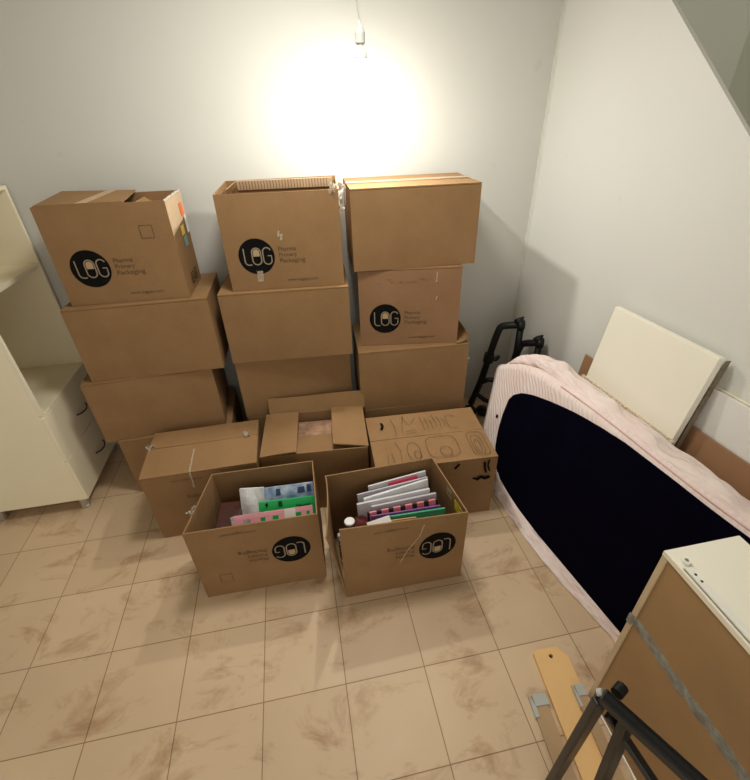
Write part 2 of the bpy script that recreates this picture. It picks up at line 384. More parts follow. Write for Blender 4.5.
def print_front(c, flip=False, cu=.255, cv=.175, mark=False, lines=True, logo=True, urlx=None):
    """printed logo, three words and web address; positions measured from the left / bottom of the printed face"""
    w, h = c['w'], c['h']
    def mp(x, z, e):
        if flip: x, z = w-x, h-z
        return (x-w/2, front_lift(c, x-w/2, z, e), z)
    def mesh(vs, fs, ox, oz, e, name, mat, par):
        mb = MB(); mb.add([mp(ox+v[0], oz+v[1], e) for v in vs], fs); return mb.build(name, mat, par)
    root = c['root']; cx = cu*w; R = .088
    if logo:
        vs = [(0, 0, 0)]; fs = []; N = 48; rings = 4
        for k in range(1, rings+1):
            for i in range(N):
                a = 2*math.pi*i/N; vs.append((R*k/rings*math.cos(a), R*k/rings*math.sin(a), 0))
        for i in range(N): fs.append((0, 1+i, 1+(i+1) % N))
        for k in range(rings-1):
            for i in range(N): fs.append((1+k*N+i, 1+(k+1)*N+i, 1+(k+1)*N+(i+1) % N, 1+k*N+(i+1) % N))
        disc = mesh(vs, fs, cx, cv, .0012, 'logo', 'ink', root)
        st = MB(); sw = .0058
        arc = lambda ox, oz, r, a0, a1, n=10: [(ox+r*math.cos(math.radians(a0+(a1-a0)*i/n)), oz+r*math.sin(math.radians(a0+(a1-a0)*i/n))) for i in range(n+1)]
        top_, bot = .042, -.040
        S = []
        S.append([(-.060, top_), (-.060, bot+.018)]+arc(-.042, bot+.018, .018, 180, 270)+[(-.028, bot)])                              # L
        ro = .0215
        S.append(arc(.0, top_-ro, ro, 0, 180, 14)+arc(.0, bot+ro, ro, 180, 360, 14)+[(ro, top_-ro)])                                  # O as a capsule
        S.append(arc(.052, top_-.020, .020, 20, 180, 10)+arc(.052, bot+.020, .020, 180, 360, 12)+[(.072, .002), (.054, .002)])         # G
        for s_ in S:
            dense = []
            for a, bb in zip(s_[:-1], s_[1:]):
                n = max(1, int(math.dist(a, bb)/.012))
                dense += [(a[0]+(bb[0]-a[0])*i/n, a[1]+(bb[1]-a[1])*i/n) for i in range(n)]
            dense.append(s_[-1])
            st.ribbon(dense, sw, (0,0,0), (1,0,0), (0,1,0), (0,0,0))
        l = MB(); l.add([mp(cx+v[0], cv+v[1], .0022) for v in st.v], st.f); l.build('logo_lettering', 'logo_line', disc)
        ri = ro-.006; cap = arc(0, top_-ro, ri, 0, 180, 14)+[(-ri, .001), (ri, .001)]
        l = MB(); l.add([mp(cx+v[0], cv+v[1], .0020) for v in cap], [tuple(range(len(cap)))]); l.build('logo_capsule', 'logo_tan', disc)
    if lines:
        k = MB()
        for i, tx in enumerate(('Pharma', 'Primary', 'Packaging')):
            vs, fs = text_mesh(tx, .030, width=(.088, .09, .128)[i])
            k.add([mp(cx+.108+v.x, cv+.022-i*.0285+v.y, .0013) for v in vs], fs)
        k.build('printed_words', 'ink_soft', root)
    vs, fs = text_mesh('www.logppc.com', .020, width=.155)
    ux = urlx if urlx is not None else cx+.135
    k = MB(); k.add([mp(ux+v.x, .040+v.y, .0013) for v in vs], fs); k.build('printed_web_address', 'ink_soft', root)
    if mark:
        s = .028; x, z = w*.80, h*.72; pts = [(x-s, z-s), (x+s, z-s), (x+s, z+s), (x-s, z+s), (x-s, z-s)]
        st = MB().ribbon(pts, .003, (0,0,0), (1,0,0), (0,1,0), (0,0,0)); l = MB(); l.add([mp(v[0], v[1], .0013) for v in st.v], st.f)
        l.build('printed_mark', 'ink_soft', root)
def place(X, Y, w, d, rz):    # front-left corner -> centre
    c, s = math.cos(rz), math.sin(rz); return X+c*w/2-s*d/2, Y+s*w/2+c*d/2

G1, G2, G3 = 'cartons in the left stack', 'cartons in the middle stack', 'cartons in the right stack'
def mk(label, X, Y, Z, w, d, h, rz, **k):
    x, y = place(X, Y, w, d, rz)
    return carton('cardboard_box', label, (x, y, Z), rz, w, d, h, **k)

# left stack
L4 = mk('bottom carton of the left stack, almost hidden behind a closed carton', .205, .335, 0, .63, .42, .395, .02, seed=4, group=G1)
top_flaps(L4)
L3 = mk('plain carton second from the bottom in the left stack, beside the cabinet drawers', .139, .350, .396, .664, .41, .386, .05, seed=3, group=G1, mat='card_dull')
top_flaps(L3)
L2 = mk('plain carton directly under the printed carton with the orange sticker', .192, .373, .783, .681, .41, .404, -.012, seed=2, group=G1)
top_flaps(L2, a_front=0.0)
w, d, h = .557, .31, .453
L1 = mk('printed carton with an orange sticker and torn tape, top of the left stack', .234, .415, 1.188, w, d, h, -.034, seed=1, top='open', group=G1, b=.003)
print_front(L1, cu=.27, cv=.175, mark=True)
x0, x1, y0, y1 = -w/2, w/2, -d/2, d/2
zf = lambda uu, v: h+.006+.016*v-.010*uu*v
MB().sheet(lambda u, v: (x0+.012+u*.37-.03*v*u, y0+.004+v*(d-.010), zf(u, v)), 8, 6, T).build('flap', 'card', L1['root'])
MB().sheet(lambda u, v: (x0+.385+u*.15, y0+.10+v*(d-.11)+u*.02, h-.02-.12*u), 5, 5, T).build('flap', 'card', L1['root'])
MB().sheet(lambda u, v: (x0+.012+(.37-.03*v)*(.46+.13*u+.16*v), y0+.003+v*(d-.008), zf(.46+.13*u+.16*v, v)+.0012), 2, 8, .0006).build('tape', 'tape_tan', L1['root'])
# torn bright upper band of the right side with tape and stickers
MB().sheet(lambda u, v: (x1+.0022+bulge(u, .7+.3*v, .003), y0+u*d, h*(.66+.10*u)+v*h*(.335-.10*u+.010*math.sin(u*40))), 14, 4, .001).build('tape_patch', 'card_edge', L1['root'])
for kx, (ya, za, sy, sz, col, nm) in enumerate([(.235, .375, .055, .06, (.85, .16, .03), 'orange_sticker'), (.268, .30, .040, .085, (.72, .72, .70), 'white_sticker'), (.165, .29, .06, .045, (.72, .50, .08), 'yellow_sticker'), (.175, .235, .06, .05, (.16, .32, .28), 'teal_sticker')]):
    o = MB().plate((x1+.0065, y0+ya-sy/2, za-sz/2), (x1+.0065, y0+ya+sy/2, za-sz/2), (x1+.0065, y0+ya+sy/2, za+sz/2), (x1+.0065, y0+ya-sy/2, za+sz/2), .001).build(nm, plain(nm, col, .5), L1['root'])
    o['label'] = nm.replace('_', ' ')
k = MB()
for yy in (.10, .17):
    k.ribbon([(0, 0), (.04, .0), (.04, .05), (.0, .05), (0, 0)], .008, (x1+.008, y0+yy, .04), (0, 1, 0), (0, 0, 1), (0, 0, 0))
    k.ribbon([(.01, .015), (.02, .04), (.03, .015)], .008, (x1+.008, y0+yy, .04), (0, 1, 0), (0, 0, 1), (0, 0, 0))
k.build('printed_symbols', 'ink', L1['root'])
k = MB()
for i in range(12):
    u = i/11; k.plate((x1+.004, y0+u*(d-.03), h-.004), (x1+.006, y0+u*(d-.03)+.022, h-.004), (x1-.002+.004*R_.random(), y0+u*(d-.03)+.018, h+.003+.008*R_.random()), (x1-.003, y0+u*(d-.03)+.004, h+.003), .001)
k.build('torn_paper', 'tape_white', L1['root'])

# middle stack
C4 = mk('bottom carton of the middle stack, hidden behind the carton with folded flaps', .93, .405, 0, .65, .40, .395, .0, seed=14, group=G2); top_flaps(C4)
C3 = mk('plain carton under two others in the middle stack, behind the carton with folded flaps', .925, .405, .396, .655, .40, .392, .03, seed=13, group=G2); top_flaps(C3)
C2 = mk('plain carton directly under the open printed carton of the middle stack', .921, .391, .789, .669, .40, .398, -.069, seed=12, group=G2); top_flaps(C2)
w, d, h = .575, .34, .460
C1 = mk('open printed carton on top of the middle stack, plastic tape on its right corner', .999, .42, 1.188, w, d, h, -.081, seed=11, top='open', group=G2, corner=dict(bl=.015, br=.02))
print_front(C1, cu=.262, cv=.172)
x0, x1, y0, y1 = -w/2, w/2, -d/2, d/2
MB().sheet(lambda u, v: (x0+.06+u*(w-.08), y1-.014-v*.012, h-.03+v*.045), 8, 3, .004).build('flap', 'card_edge', C1['root'])  # paler board puts the bulb's light into the colour of this inner flap
MB().sheet(lambda u, v: (x0+.012+.05*v, y0+.03+u*(d-.06), h-.05+v*.065), 6, 3, .004).build('flap', 'card', C1['root'])
k = MB()
for i in range(30):
    xa = x0+.075+i*(w-.11)/30; k.plate((xa, y1-.0205, h-.028), (xa+.004, y1-.0205, h-.028), (xa+.004, y1-.0325, h+.014), (xa, y1-.0325, h+.014), .001)
k.build('corrugation_ribs', 'card', C1['root'])
def crumple(c, ctr, sx, sy, sz, name='crumpled_tape', mat='tape_white', seed=3, n=9):
    rr = random.Random(seed); k = MB()
    for i in range(n):
        p = V((ctr[0]+rr.uniform(-sx, sx), ctr[1]+rr.uniform(-sy, sy), ctr[2]+rr.uniform(-sz, sz)))
        a = V((rr.uniform(-1, 1), rr.uniform(-1, 1), rr.uniform(-1, 1))).normalized()*rr.uniform(.007, .018)
        b_ = V((rr.uniform(-1, 1), rr.uniform(-1, 1), rr.uniform(-1, 1))).normalized()*rr.uniform(.006, .013)
        k.sheet(lambda u, v: p+a*(u-.5)*2+b_*(v-.5)*2+V((0, 0, .006*math.sin(u*7+v*5))), 4, 4, .0008)
    return k.build(name, mat, c['root'])
crumple(C1, (x1-.005, y0+.03, h+.005), .03, .04, .018, seed=5, n=12)
crumple(C1, (x1+.008, y0+.02, h-.05), .006, .02, .05, seed=6, n=6)
for (xa, xb, za, zb) in ((-.012, .0, .245, .275), (-.022, -.012, .262, .29), (x0+.135, x0+.165, .045, .10)):  # small pale slips of tape stand in for glints on the clear tape
    MB().plate((xa, front_lift(C1, xa, za, .0025), za), (xb, front_lift(C1, xb, za, .0025), za), (xb+.004, front_lift(C1, xb, zb, .0025), zb), (xa+.004, front_lift(C1, xa, zb, .0025), zb), .0005).build('tape', 'tape', C1['root'])

# right stack
R5 = mk('bottom carton of the right stack, behind the carton covered in pen drawings', 1.640, .335, 0, .64, .42, .388, -.05, seed=25, group=G3); top_flaps(R5)
w, d, h = .652, .41, .400
R3 = mk('plain carton with a curled torn top flap, under the printed carton of the right stack', 1.622, .340, .389, w, d, h, -.055, seed=23, group=G3)
top_flaps(R3)
x0, x1, y0, y1 = -w/2, w/2, -d/2, d/2
def curl(u, v):
    a = v*2.2; return (x1-.075+.045*math.sin(a)+.035*v, y0+.01+u*.20, h+.004+.045*(1-math.cos(a))*.75)
MB().sheet(curl, 6, 10, .004).build('torn_flap', 'card', R3['root'])
crumple(R3, (x1+.006, y0+.05, h-.06), .010, .03, .05, seed=8, n=6); crumple(R3, (x1+.004, y0+.04, h-.18), .006, .02, .06, seed=9, n=6)
w, d, h = .564, .36, .449
R2 = mk('printed carton in the middle of the right stack, under the large plain carton', 1.651, .425, .790, w, d, h, -.15, seed=22, group=G3, mat='card_pink'); top_flaps(R2)
print_front(R2, cu=.255, cv=.168)
rr_ = random.Random(4)
for i in range(9):      # scuffs where a label was torn off along the upper front
    xa = -.17+i*.036+rr_.uniform(-.01, .01); za = .385+rr_.uniform(-.014, .016); ln = rr_.uniform(.010, .030)
    k = MB().ribbon([(xa, za), (xa+ln*.5, za+rr_.uniform(-.006, .008)), (xa+ln, za+rr_.uniform(-.006, .006))], rr_.uniform(.002, .006), (0, 0, 0), (1, 0, 0), (0, 0, 1), (0, 0, 0))
    k.v = [(p[0], front_lift(R2, p[0], p[2], .0015), p[2]) for p in k.v]; k.build('label_scuff', 'scuff', R2['root'])
for (xa, xb, za, zb) in ((.138, .146, .37, .425), (.142, .15, .27, .295)):
    MB().plate((xa, front_lift(R2, xa, za, .0025), za), (xb, front_lift(R2, xb, za, .0025), za), (xb+.004, front_lift(R2, xb, zb, .0025), zb), (xa+.006, front_lift(R2, xa, zb, .0025), zb), .0005).build('tape', 'tape', R2['root'])
w, d, h = .656, .40, .400
R1 = mk('large plain closed carton on top of the right stack, nearest the bulb', 1.631, .405, 1.240, w, d, h, -.044, seed=21, group=G3); top_flaps(R1)
MB().plate((-w/2-.002, -.03, h+.0035), (w/2+.002, -.03, h+.0035), (w/2+.002, .03, h+.0035), (-w/2-.002, .03, h+.0035), .0008).build('tape', 'tape', R1['root'])
MB().plate((-w/2-.0085, .03, h-.10), (-w/2-.0085, -.03, h-.10), (-w/2-.0075, -.03, h), (-w/2-.0075, .03, h), .0008).build('tape', 'tape', R1['root'])

# row in front of the stacks
w, d, h = .575, .375, .445
ML = mk('closed carton with taped top flaps, front row, left, in front of the left stack', .430, -.07, 0, w, d, h, .005, seed=31, group='closed cartons of the middle row', mat='card_dull')
top_flaps(ML, split=.58, a_front=.05, a_back=.07)
print_front(ML, flip=True, cu=.25, cv=.19)
x0, x1, y0, y1 = -w/2, w/2, -d/2, d/2
crumple(ML, (x1-.055, .04, h+.020), .02, .012, .006, seed=12, n=8); crumple(ML, (x0+.012, .04, h+.016), .02, .012, .006, seed=13, n=6)
MB().plate((x0+.24, y0-.0075, h-.10), (x0+.249, y0-.0075, h-.10), (x0+.249, y0-.001, h+.002), (x0+.24, y0-.001, h+.002), .0006).build('tape', 'tape', ML['root'])
MB().plate((x0+.24, y0-.0005, h+.003), (x0+.249, y0-.0005, h+.003), (x0+.249, y0+.17, h+.013), (x0+.24, y0+.17, h+.013), .0006).build('tape', 'tape', ML['root'])

w, d, h = .575, .38, .43
MM = mk('carton with two side flaps folded in and a raised back flap, between its neighbours', 1.018, -.015, 0, w, d, h, -.075, seed=32, group='closed cartons of the middle row', top='open')
x0, x1, y0, y1 = -w/2, w/2, -d/2, d/2
MB().sheet(lambda u, v: (x0+.006+u*(w-.012), y0+.004+v*.19, h-.012-.018*v-.01*math.sin(u*3.1)*v), 10, 5, T).build('front_flap', 'card', MM['root'])
MB().sheet(lambda u, v: (x0+u*.195, y0-.006+v*(d+.004)-.02*u*v, h+.004+.016*math.sin(u*1.6)), 6, 6, T).build('side_flap', 'card', MM['root'])
MB().sheet(lambda u, v: (x1-.185+u*.19, y0+.004+v*(d-.006)+.02*(1-u), h+.018-.012*u+.010*(1-u)*(1-v)), 6, 6, T).build('side_flap', 'card', MM['root'])
MB().sheet(lambda u, v: (x0+.02+u*(w-.0), y1-.004+.030*v, h-.002+v*.10-.004*math.sin(u*6)), 10, 4, T).build('back_flap', 'card', MM['root'])
MB().box(x0+.03, y0+.03, .02, x1-.03, y1-.03, h-.055).build('inner_packing', plain('pinkish brown packing', (.36, .21, .13), .9, noise_amt=.3, scale=25), MM['root'])

w, d, h = .648, .45, .415
MR = mk('closed carton covered in pen drawings on its lid, beside the mattress', 1.603, -.232, 0, w, d, h, -.048, seed=33, group='closed cartons of the middle row', mat='card_dull')
top_flaps(MR, split=.51, a_front=.012, a_back=.012)
x0, x1, y0, y1 = -w/2, w/2, -d/2, d/2
k = MB(); L = lambda pts, ww=.0028: k.ribbon(pts, ww, (0, 0, h+.0085), (1, 0, 0), (0, 1, 0), (0, 0, 0))
def loop(cx, cy, a, b_, sq=2., n=26, a0=0, a1=360): 
    o = []
    for i in range(n+1):
        t = math.radians(a0+(a1-a0)*i/n); c, s = math.cos(t), math.sin(t)
        o.append((cx+a*math.copysign(abs(c)**(2/sq), c), cy+b_*math.copysign(abs(s)**(2/sq), s)))
    return o
for sy in (-1,):
    L(loop(x0+.38, -.105, .085, .085, 4)); L(loop(x0+.39, -.145, .03, .035, 2.5)); L(loop(x0+.22, -.12, .035, .075, 2, a0=-60, a1=240)); L(loop(x0+.235, -.15, .018, .03))
    L(loop(x0+.575, -.11, .045, .095, 5)); L(loop(x0+.572, -.12, .028, .075, 3)); L(loop(x0+.57, -.13, .014, .05, 2))
    L([(x0+.07, -.20), (x0+.075, -.13), (x0+.10, -.12), (x0+.105, -.19)]); L([(x0+.13, -.03), (x0+.15, -.10), (x0+.14, -.2)])
    L([(x0+.19, .03), (x0+.2, .12), (x0+.22, .2)]); L([(x0+.20, .03), (x0+.27, .035), (x0+.26, .06), (x0+.21, .05)]); L([(x0+.21, .19), (x0+.24, .10), (x0+.285, .17)])
    for i in range(6): L([(x0+.32+i*.024, .05+.01*(i % 2)), (x0+.318+i*.026, .11), (x0+.315+i*.024, .18-.02*(i % 3))])
    L(loop(x0+.49, .10, .03, .06, 3, a0=30, a1=300)); L([(x0+.15, .02), (x0+.155, .1), (x0+.14, .18)])
k.build('pen_drawing', 'pen', MR['root'])
MB().ribbon([(x0+.075, .09), (x0+.088, .12), (x0+.082, .15)], .014, (0, 0, h+.0095), (1, 0, 0), (0, 1, 0), (0, 0, 0)).build('marker_smudge', 'ink', MR['root'])
F = lambda pts, ww: MB().ribbon(pts, ww, (0, y0-.0105, 0), (1, 0, 0), (0, 0, 1), (0, 0, 0)).build('marker_smudge', 'ink', MR['root'])
F([(x1-.11, h-.145), (x1-.085, h-.125), (x1-.06, h-.14), (x1-.035, h-.13)], .022); F([(x1-.13, h-.13), (x1-.10, h-.14)], .012)
F([(x1-.075, h-.02), (x1-.07, h-.06), (x1-.06, h-.10)], .012); F([(x1-.05, h-.01), (x1-.055, h-.05), (x1-.04, h-.09)], .009)
F([(x1-.235, h-.045), (x1-.22, h-.025), (x1-.21, h-.015)], .013)


# two open cartons in front
w, d, h = .575, .355, .465
FL = mk('open printed carton of books with a green and a pink item, front left', .714, -.483, 0, w, d, h, -.012, seed=41, top='open', group='open cartons of the front row', b=.008, corner=dict(fr=-.004, bl=.0, br=-.004, fl=.0), shift=dict(bl=(.075, 0)))
print_front(FL, flip=True, cu=.245, cv=.205, mark=True)
x0, x1, y0, y1 = -w/2, w/2, -d/2, d/2
crumple(FL, (x0+.016, y0+.13, h-.006), .008, .014, .016, seed=15, n=6)
w2, d2, h2 = .570, .36, .478
FR = mk('open printed carton of papers and folders with a torn corner, front right', 1.372, -.622, 0, w2, d2, h2, -.004, seed=42, top='open', group='open cartons of the front row', b=.008, flare=.060, corner=dict(fl=.012, fr=-.015, bl=-.004, br=.0), shift=dict(bl=(-.03, -.01), br=(-.055, 0)))
print_front(FR, flip=True, cu=.235, cv=.20)
X0, X1, Y0, Y1 = -w2/2, w2/2, -d2/2, d2/2
def inner_right(y, z): return (X1-.0085-.055*(y-Y0)/d2+bulge((y-Y0)/d2, z/h2, .008), y, z)
MB().plate(*[inner_right(Y0+a, h2-b_) for a, b_ in ((.11, .105), (.03, .105), (.03, .045), (.11, .045))], .001).build('yellow_sticker', plain('yellow label', (.62, .52, .04), .5, noise_amt=.5, scale=60), FR['root'])['label'] = 'yellow label inside the wall'
MB().plate(*[inner_right(Y0+a, h2-b_) for a, b_ in ((.19, .085), (.14, .085), (.14, .03), (.19, .03))], .001).build('tape', 'tape', FR['root'])
k = MB(); k.ribbon(smooth_path([(X0+.255, .20, 0), (X0+.30, .30, 0), (X0+.345, .365, 0), (X0+.368, .44, 0)], 5), .007, (0, 0, 0), (1, 0, 0), (0, 1, 0), (0, 0, 0))
MB().add([(p[0], front_lift(FR, p[0], p[1], .003), p[1]) for p in k.v], k.f).build('tape', 'tape', FR['root'])

# ---- contents of the front-left carton (placed in world through the carton's frame)
def inbox(c, p): return wm(c['root']) @ V(p)
def slab(name, label, cat, c, ctr_top, width, length, thick, tilt, yaw, mat, group=None, bevel=.0015, extra=None, roll=0.):
    """a thin item leaning back: its top edge centre at ctr_top (box frame), tilt = angle of its face from horizontal"""
    root = empty(name, inbox(c, ctr_top), c['root'].rotation_euler.z+yaw)
    tag(root, label, cat, group)
    dn = V((0, -math.cos(tilt), -math.sin(tilt))); ax = V((math.cos(roll), 0, math.sin(roll))); n = ax.cross(-dn).normalized()
    P = lambda a, s, e=0.: ax*(a*width)+dn*s*length+n*e
    root_parts = []
    MB().plate(P(-.5, 1), P(.5, 1), P(.5, 0), P(-.5, 0), thick).build('cover' if extra else 'body', mat, root, bevel=bevel)
    if extra: extra(root, P, n)
    return root
def patches(name, cols, scale):
    m, t, b = nt(name); b.inputs['Roughness'].default_value = .35
    tc = t.nodes.new('ShaderNodeTexCoord'); n = t.nodes.new('ShaderNodeTexNoise'); n.inputs['Scale'].default_value = scale; n.inputs['Detail'].default_value = 3
    t.links.new(tc.outputs['Object'], n.inputs['Vector']); r = t.nodes.new('ShaderNodeValToRGB'); e = r.color_ramp.elements
    while len(e) < len(cols): e.new(.5)
    for i, c in enumerate(cols): e[i].position = .3+.4*i/(len(cols)-1); e[i].color = (*c, 1)
    t.links.new(n.outputs['Fac'], r.inputs['Fac']); t.links.new(r.outputs['Color'], b.inputs['Base Color'])
    return m
GB = 'things packed in the front left carton'
# maroon binder standing on end
rt = empty('binder', inbox(FL, (x0+.146, -.015, .009)), FL['root'].rotation_euler.z-.06); tag(rt, 'dark maroon binder standing at the left end of the front left carton', 'binder', GB)
MB().box(-.056, -.11, 0, .058, .115, .330).build('body', plain('maroon leatherette', (.055, .014, .008), .5, noise_amt=.25, scale=20), rt, bevel=.008)
# white envelope / bag
def wavy(root, P, n):
    MB().sheet(lambda u, v: P(u-.5, 1-v, .004+.006*math.sin(u*6+v*7)), 10, 10, .002).build('front_sheet', plain('white paper', (.72, .72, .73), .7, noise_amt=.05, bump=.3, bscale=30), root)
slab('paper_bag', 'crumpled white paper bag between the maroon binder and the green book', 'bag', FL, (-.020, .080, .425), .115, .40, .012, 1.08, -.12, plain('white paper bag', (.70, .70, .71), .7, bump=.3, bscale=25), GB, extra=wavy)
# blue picture book
def bluefig(root, P, n):
    fm = patches('figures', [(.02, .03, .08), (.05, .08, .22)], 30)
    for a, s0, s1, wd in [(-.22, .03, .12, .05), (.24, .04, .12, .08), (.40, .02, .12, .05)]:
        MB().plate(P(a-wd, s1, .0015), P(a+wd, s1, .0015), P(a+wd*.8, s0, .0015), P(a-wd*.8, s0, .0015), .001).build('cover_picture', fm, root)
slab('picture_book', 'blue picture book at the back of the front left carton', 'book', FL, (.155, .088, .402), .245, .38, .012, 1.05, -.02, patches('blue cover', [(.10, .16, .32), (.32, .42, .58), (.66, .70, .76)], 18), GB, extra=bluefig)
# green book
def greenmark(root, P, n):
    def rib(pts, ww):
        k = MB()
        q = [V((p[0], p[1], 0)) for p in pts]
        for a, b_ in zip(q[:-1], q[1:]):
            t = (b_-a).normalized(); nn = V((-t.y, t.x, 0))*ww
            k.plate(P(*(a-nn)[:2], .0014), P(*(b_-nn)[:2], .0014), P(*(b_+nn)[:2], .0014), P(*(a+nn)[:2], .0014), .0008)
        k.build('printed_mark', 'ink', root)
    rib(loop(.28, .11, .12, .05, n=20, a0=0, a1=180), .006); rib(loop(.28, .11, .07, .03, n=16, a0=0, a1=180), .006)
    for i in range(4): rib(loop(-.12, .03+i*.024, .035, .009, n=10), .003)
    rib([(-.36, .03), (-.34, .05), (-.38, .06), (-.35, .08), (-.37, .09)], .012)
slab('green_book', 'bright green book with black print in the front left carton', 'book', FL, (.145, .002, .395), .27, .27, .014, 1.0, -.04, plain('green cover', (.015, .42, .10), .45, noise_amt=.05), GB, extra=greenmark)
# pink foam letter strip
def pinkcut(root, P, n):
    pass
rt = empty('foam_letters', inbox(FL, (.085, -.080, .418)), FL['root'].rotation_euler.z-.01); tag(rt, 'pink foam letter strip with cut-outs behind the front wall of the carton', 'foam letters', GB)
tl = .95; dn = V((0, -math.cos(tl), -math.sin(tl))); nn_ = V((1, 0, 0)).cross(-dn)
PP = lambda a, s: V((a, 0, 0))+dn*s
k = MB(); wpk = .36
k.plate(PP(-wpk/2, .022), PP(wpk/2, .022), PP(wpk/2, 0), PP(-wpk/2, 0), .008)
k.plate(PP(-wpk/2, .14), PP(wpk/2, .14), PP(wpk/2, .075), PP(-wpk/2, .075), .008)
for a0, a1 in [(-.18, -.135), (-.105, -.06), (-.038, -.006), (.022, .05), (.075, .10), (.126, .15), (.165, .18)]:
    k.plate(PP(a0, .08), PP(a1, .08), PP(a1, .02), PP(a0, .02), .008)
k.build('letters', plain('pink foam', (.80, .36, .42), .6, noise_amt=.04), rt)
MB().plate(PP(.05, .078)+nn_*.001, PP(.10, .078)+nn_*.001, PP(.10, .0)+nn_*.001, PP(.05, .0)+nn_*.001, .006).build('white_letter', plain('white foam', (.75, .73, .68), .6), rt)
slab('card', 'small white card with black print beside the maroon binder', 'card', FL, (-.095, -.04, .375), .05, .12, .003, 1.1, .1, patches('printed card', [(.7, .7, .7), (.7, .7, .7), (.03, .03, .03)], 40), GB)

# ---- contents of the front-right carton: papers and folders standing, leaning to the back wall
GF = 'papers and folders in the front right carton'
WP = plain('grey white folder', (.60, .58, .60), .35, noise_amt=.08, scale=12); WP2 = plain('clear white folder', (.66, .66, .68), .25, noise_amt=.1, scale=14)
LG = plain('lilac grey folder', (.48, .45, .50), .4, noise_amt=.08); CR = plain('crimson folder', (.45, .02, .06), .5); PU = plain('purple folder', (.22, .08, .28), .5)
GR = plain('green folder', (.06, .38, .20), .5); PK = None
def stripes():
    m, t, b = nt('pink and black stripes'); b.inputs['Roughness'].default_value = .5
    tc = t.nodes.new('ShaderNodeTexCoord'); w_ = t.nodes.new('ShaderNodeTexWave'); w_.inputs['Scale'].default_value = 5.5; w_.inputs['Distortion'].default_value = 0
    t.links.new(tc.outputs['Object'], w_.inputs['Vector']); r = t.nodes.new('ShaderNodeValToRGB'); r.color_ramp.interpolation = 'CONSTANT'
    r.color_ramp.elements[0].color = (.02, .015, .02, 1); r.color_ramp.elements[1].color = (.75, .22, .27, 1); r.color_ramp.elements[1].position = .35
    t.links.new(w_.outputs['Fac'], r.inputs['Fac']); t.links.new(r.outputs['Color'], b.inputs['Base Color']); return m
ST = stripes()
items = [  # x, y, ztop (box frame), width, length, thick, yaw, mat, roll, name, label, cat
 (.035, .124, .425, .30, .36, .012, .10, WP, .05, 'folder', 'rearmost pale grey folder in the front right carton', 'folder'),
 (.060, .106, .432, .15, .30, .008, .10, CR, .04, 'folder', 'crimson folder among the pale folders of the front right carton', 'folder'),
 (.005, .088, .418, .36, .36, .010, .08, LG, .045, 'folder', 'lilac grey folder just before the crimson one', 'folder'),
 (.015, .058, .424, .33, .36, .014, .13, WP2, .055, 'folder', 'glossy white plastic folder in the middle of the front right carton', 'folder'),
 (-.005, .024, .412, .36, .35, .014, .05, WP, .02, 'folder', 'pale grey folder just behind the striped one', 'folder'),
 (.040, .002, .402, .32, .35, .014, .04, LG, .02, 'folder', 'thick grey folder touching the striped one', 'folder'),
 (.025, -.032, .402, .34, .34, .010, .03, ST, .015, 'folder', 'pink and black striped folder in the front right carton', 'folder'),
 (.035, -.056, .394, .33, .27, .008, -.02, PU, .01, 'folder', 'purple folder between the striped and the green folder', 'folder'),
 (.085, -.080, .398, .26, .24, .010, -.03, GR, .015, 'folder', 'green folder near the front wall of the front right carton', 'folder'),
 (.010, -.106, .402, .12, .17, .006, -.05, plain('orange card', (.70, .36, .16), .6), .01, 'card', 'orange card against the front wall of the front right carton', 'card'),
]
for (x, y, z, ww, ln, th, yw, mt, rl, nm, lb, ct) in items:
    slab(nm, lb, ct, FR, (x, y, z), ww, ln, th, 1.30, yw, mt, GF, roll=rl, bevel=.002)
rt = empty('pouch', inbox(FR, (-.19, -.075, .33)), .25); tag(rt, 'dark maroon pouch in the left of the front right carton', 'pouch', GF)
def pou(u, v):
    a = 2*math.pi*u; e = math.sin(math.pi*v)**.6; return (.082*math.copysign(abs(math.cos(a))**.7, math.cos(a))*e, .045*math.copysign(abs(math.sin(a))**.8, math.sin(a))*e+.06*(v-.5), -.09+.15*v+.008*math.sin(a*3+v*6))
MB().grid(pou, 28, 14).build('body', plain('maroon cloth', (.10, .010, .010), .6, noise_amt=.3, bump=.4, bscale=40), rt, smooth=True)
rt = empty('lid', inbox(FR, (-.232, -.075, .400)), .0); tag(rt, 'small white round lid on the maroon pouch', 'lid', GF)
MB().lathe([(.0, 0), (.022, 0), (.024, .003), (.024, .010), (.021, .013), (0, .013)], 24).build('body', plain('white plastic', (.75, .74, .72), .4), rt, smooth=False)
slab('paper', 'crumpled white paper on the maroon pouch near the front wall', 'paper', FR, (-.105, -.095, .418), .11, .08, .004, .55, .2, plain('white note paper', (.74, .70, .68), .7, bump=.4, bscale=30), GF)
slab('patterned_cloth', 'black and white patterned cloth poking out of the torn corner', 'cloth', FR, (-.262, -.135, .40), .06, .20, .03, 1.45, .2, patches('black white print', [(.02, .02, .02), (.03, .03, .03), (.7, .7, .7)], 35), GF, bevel=.01)

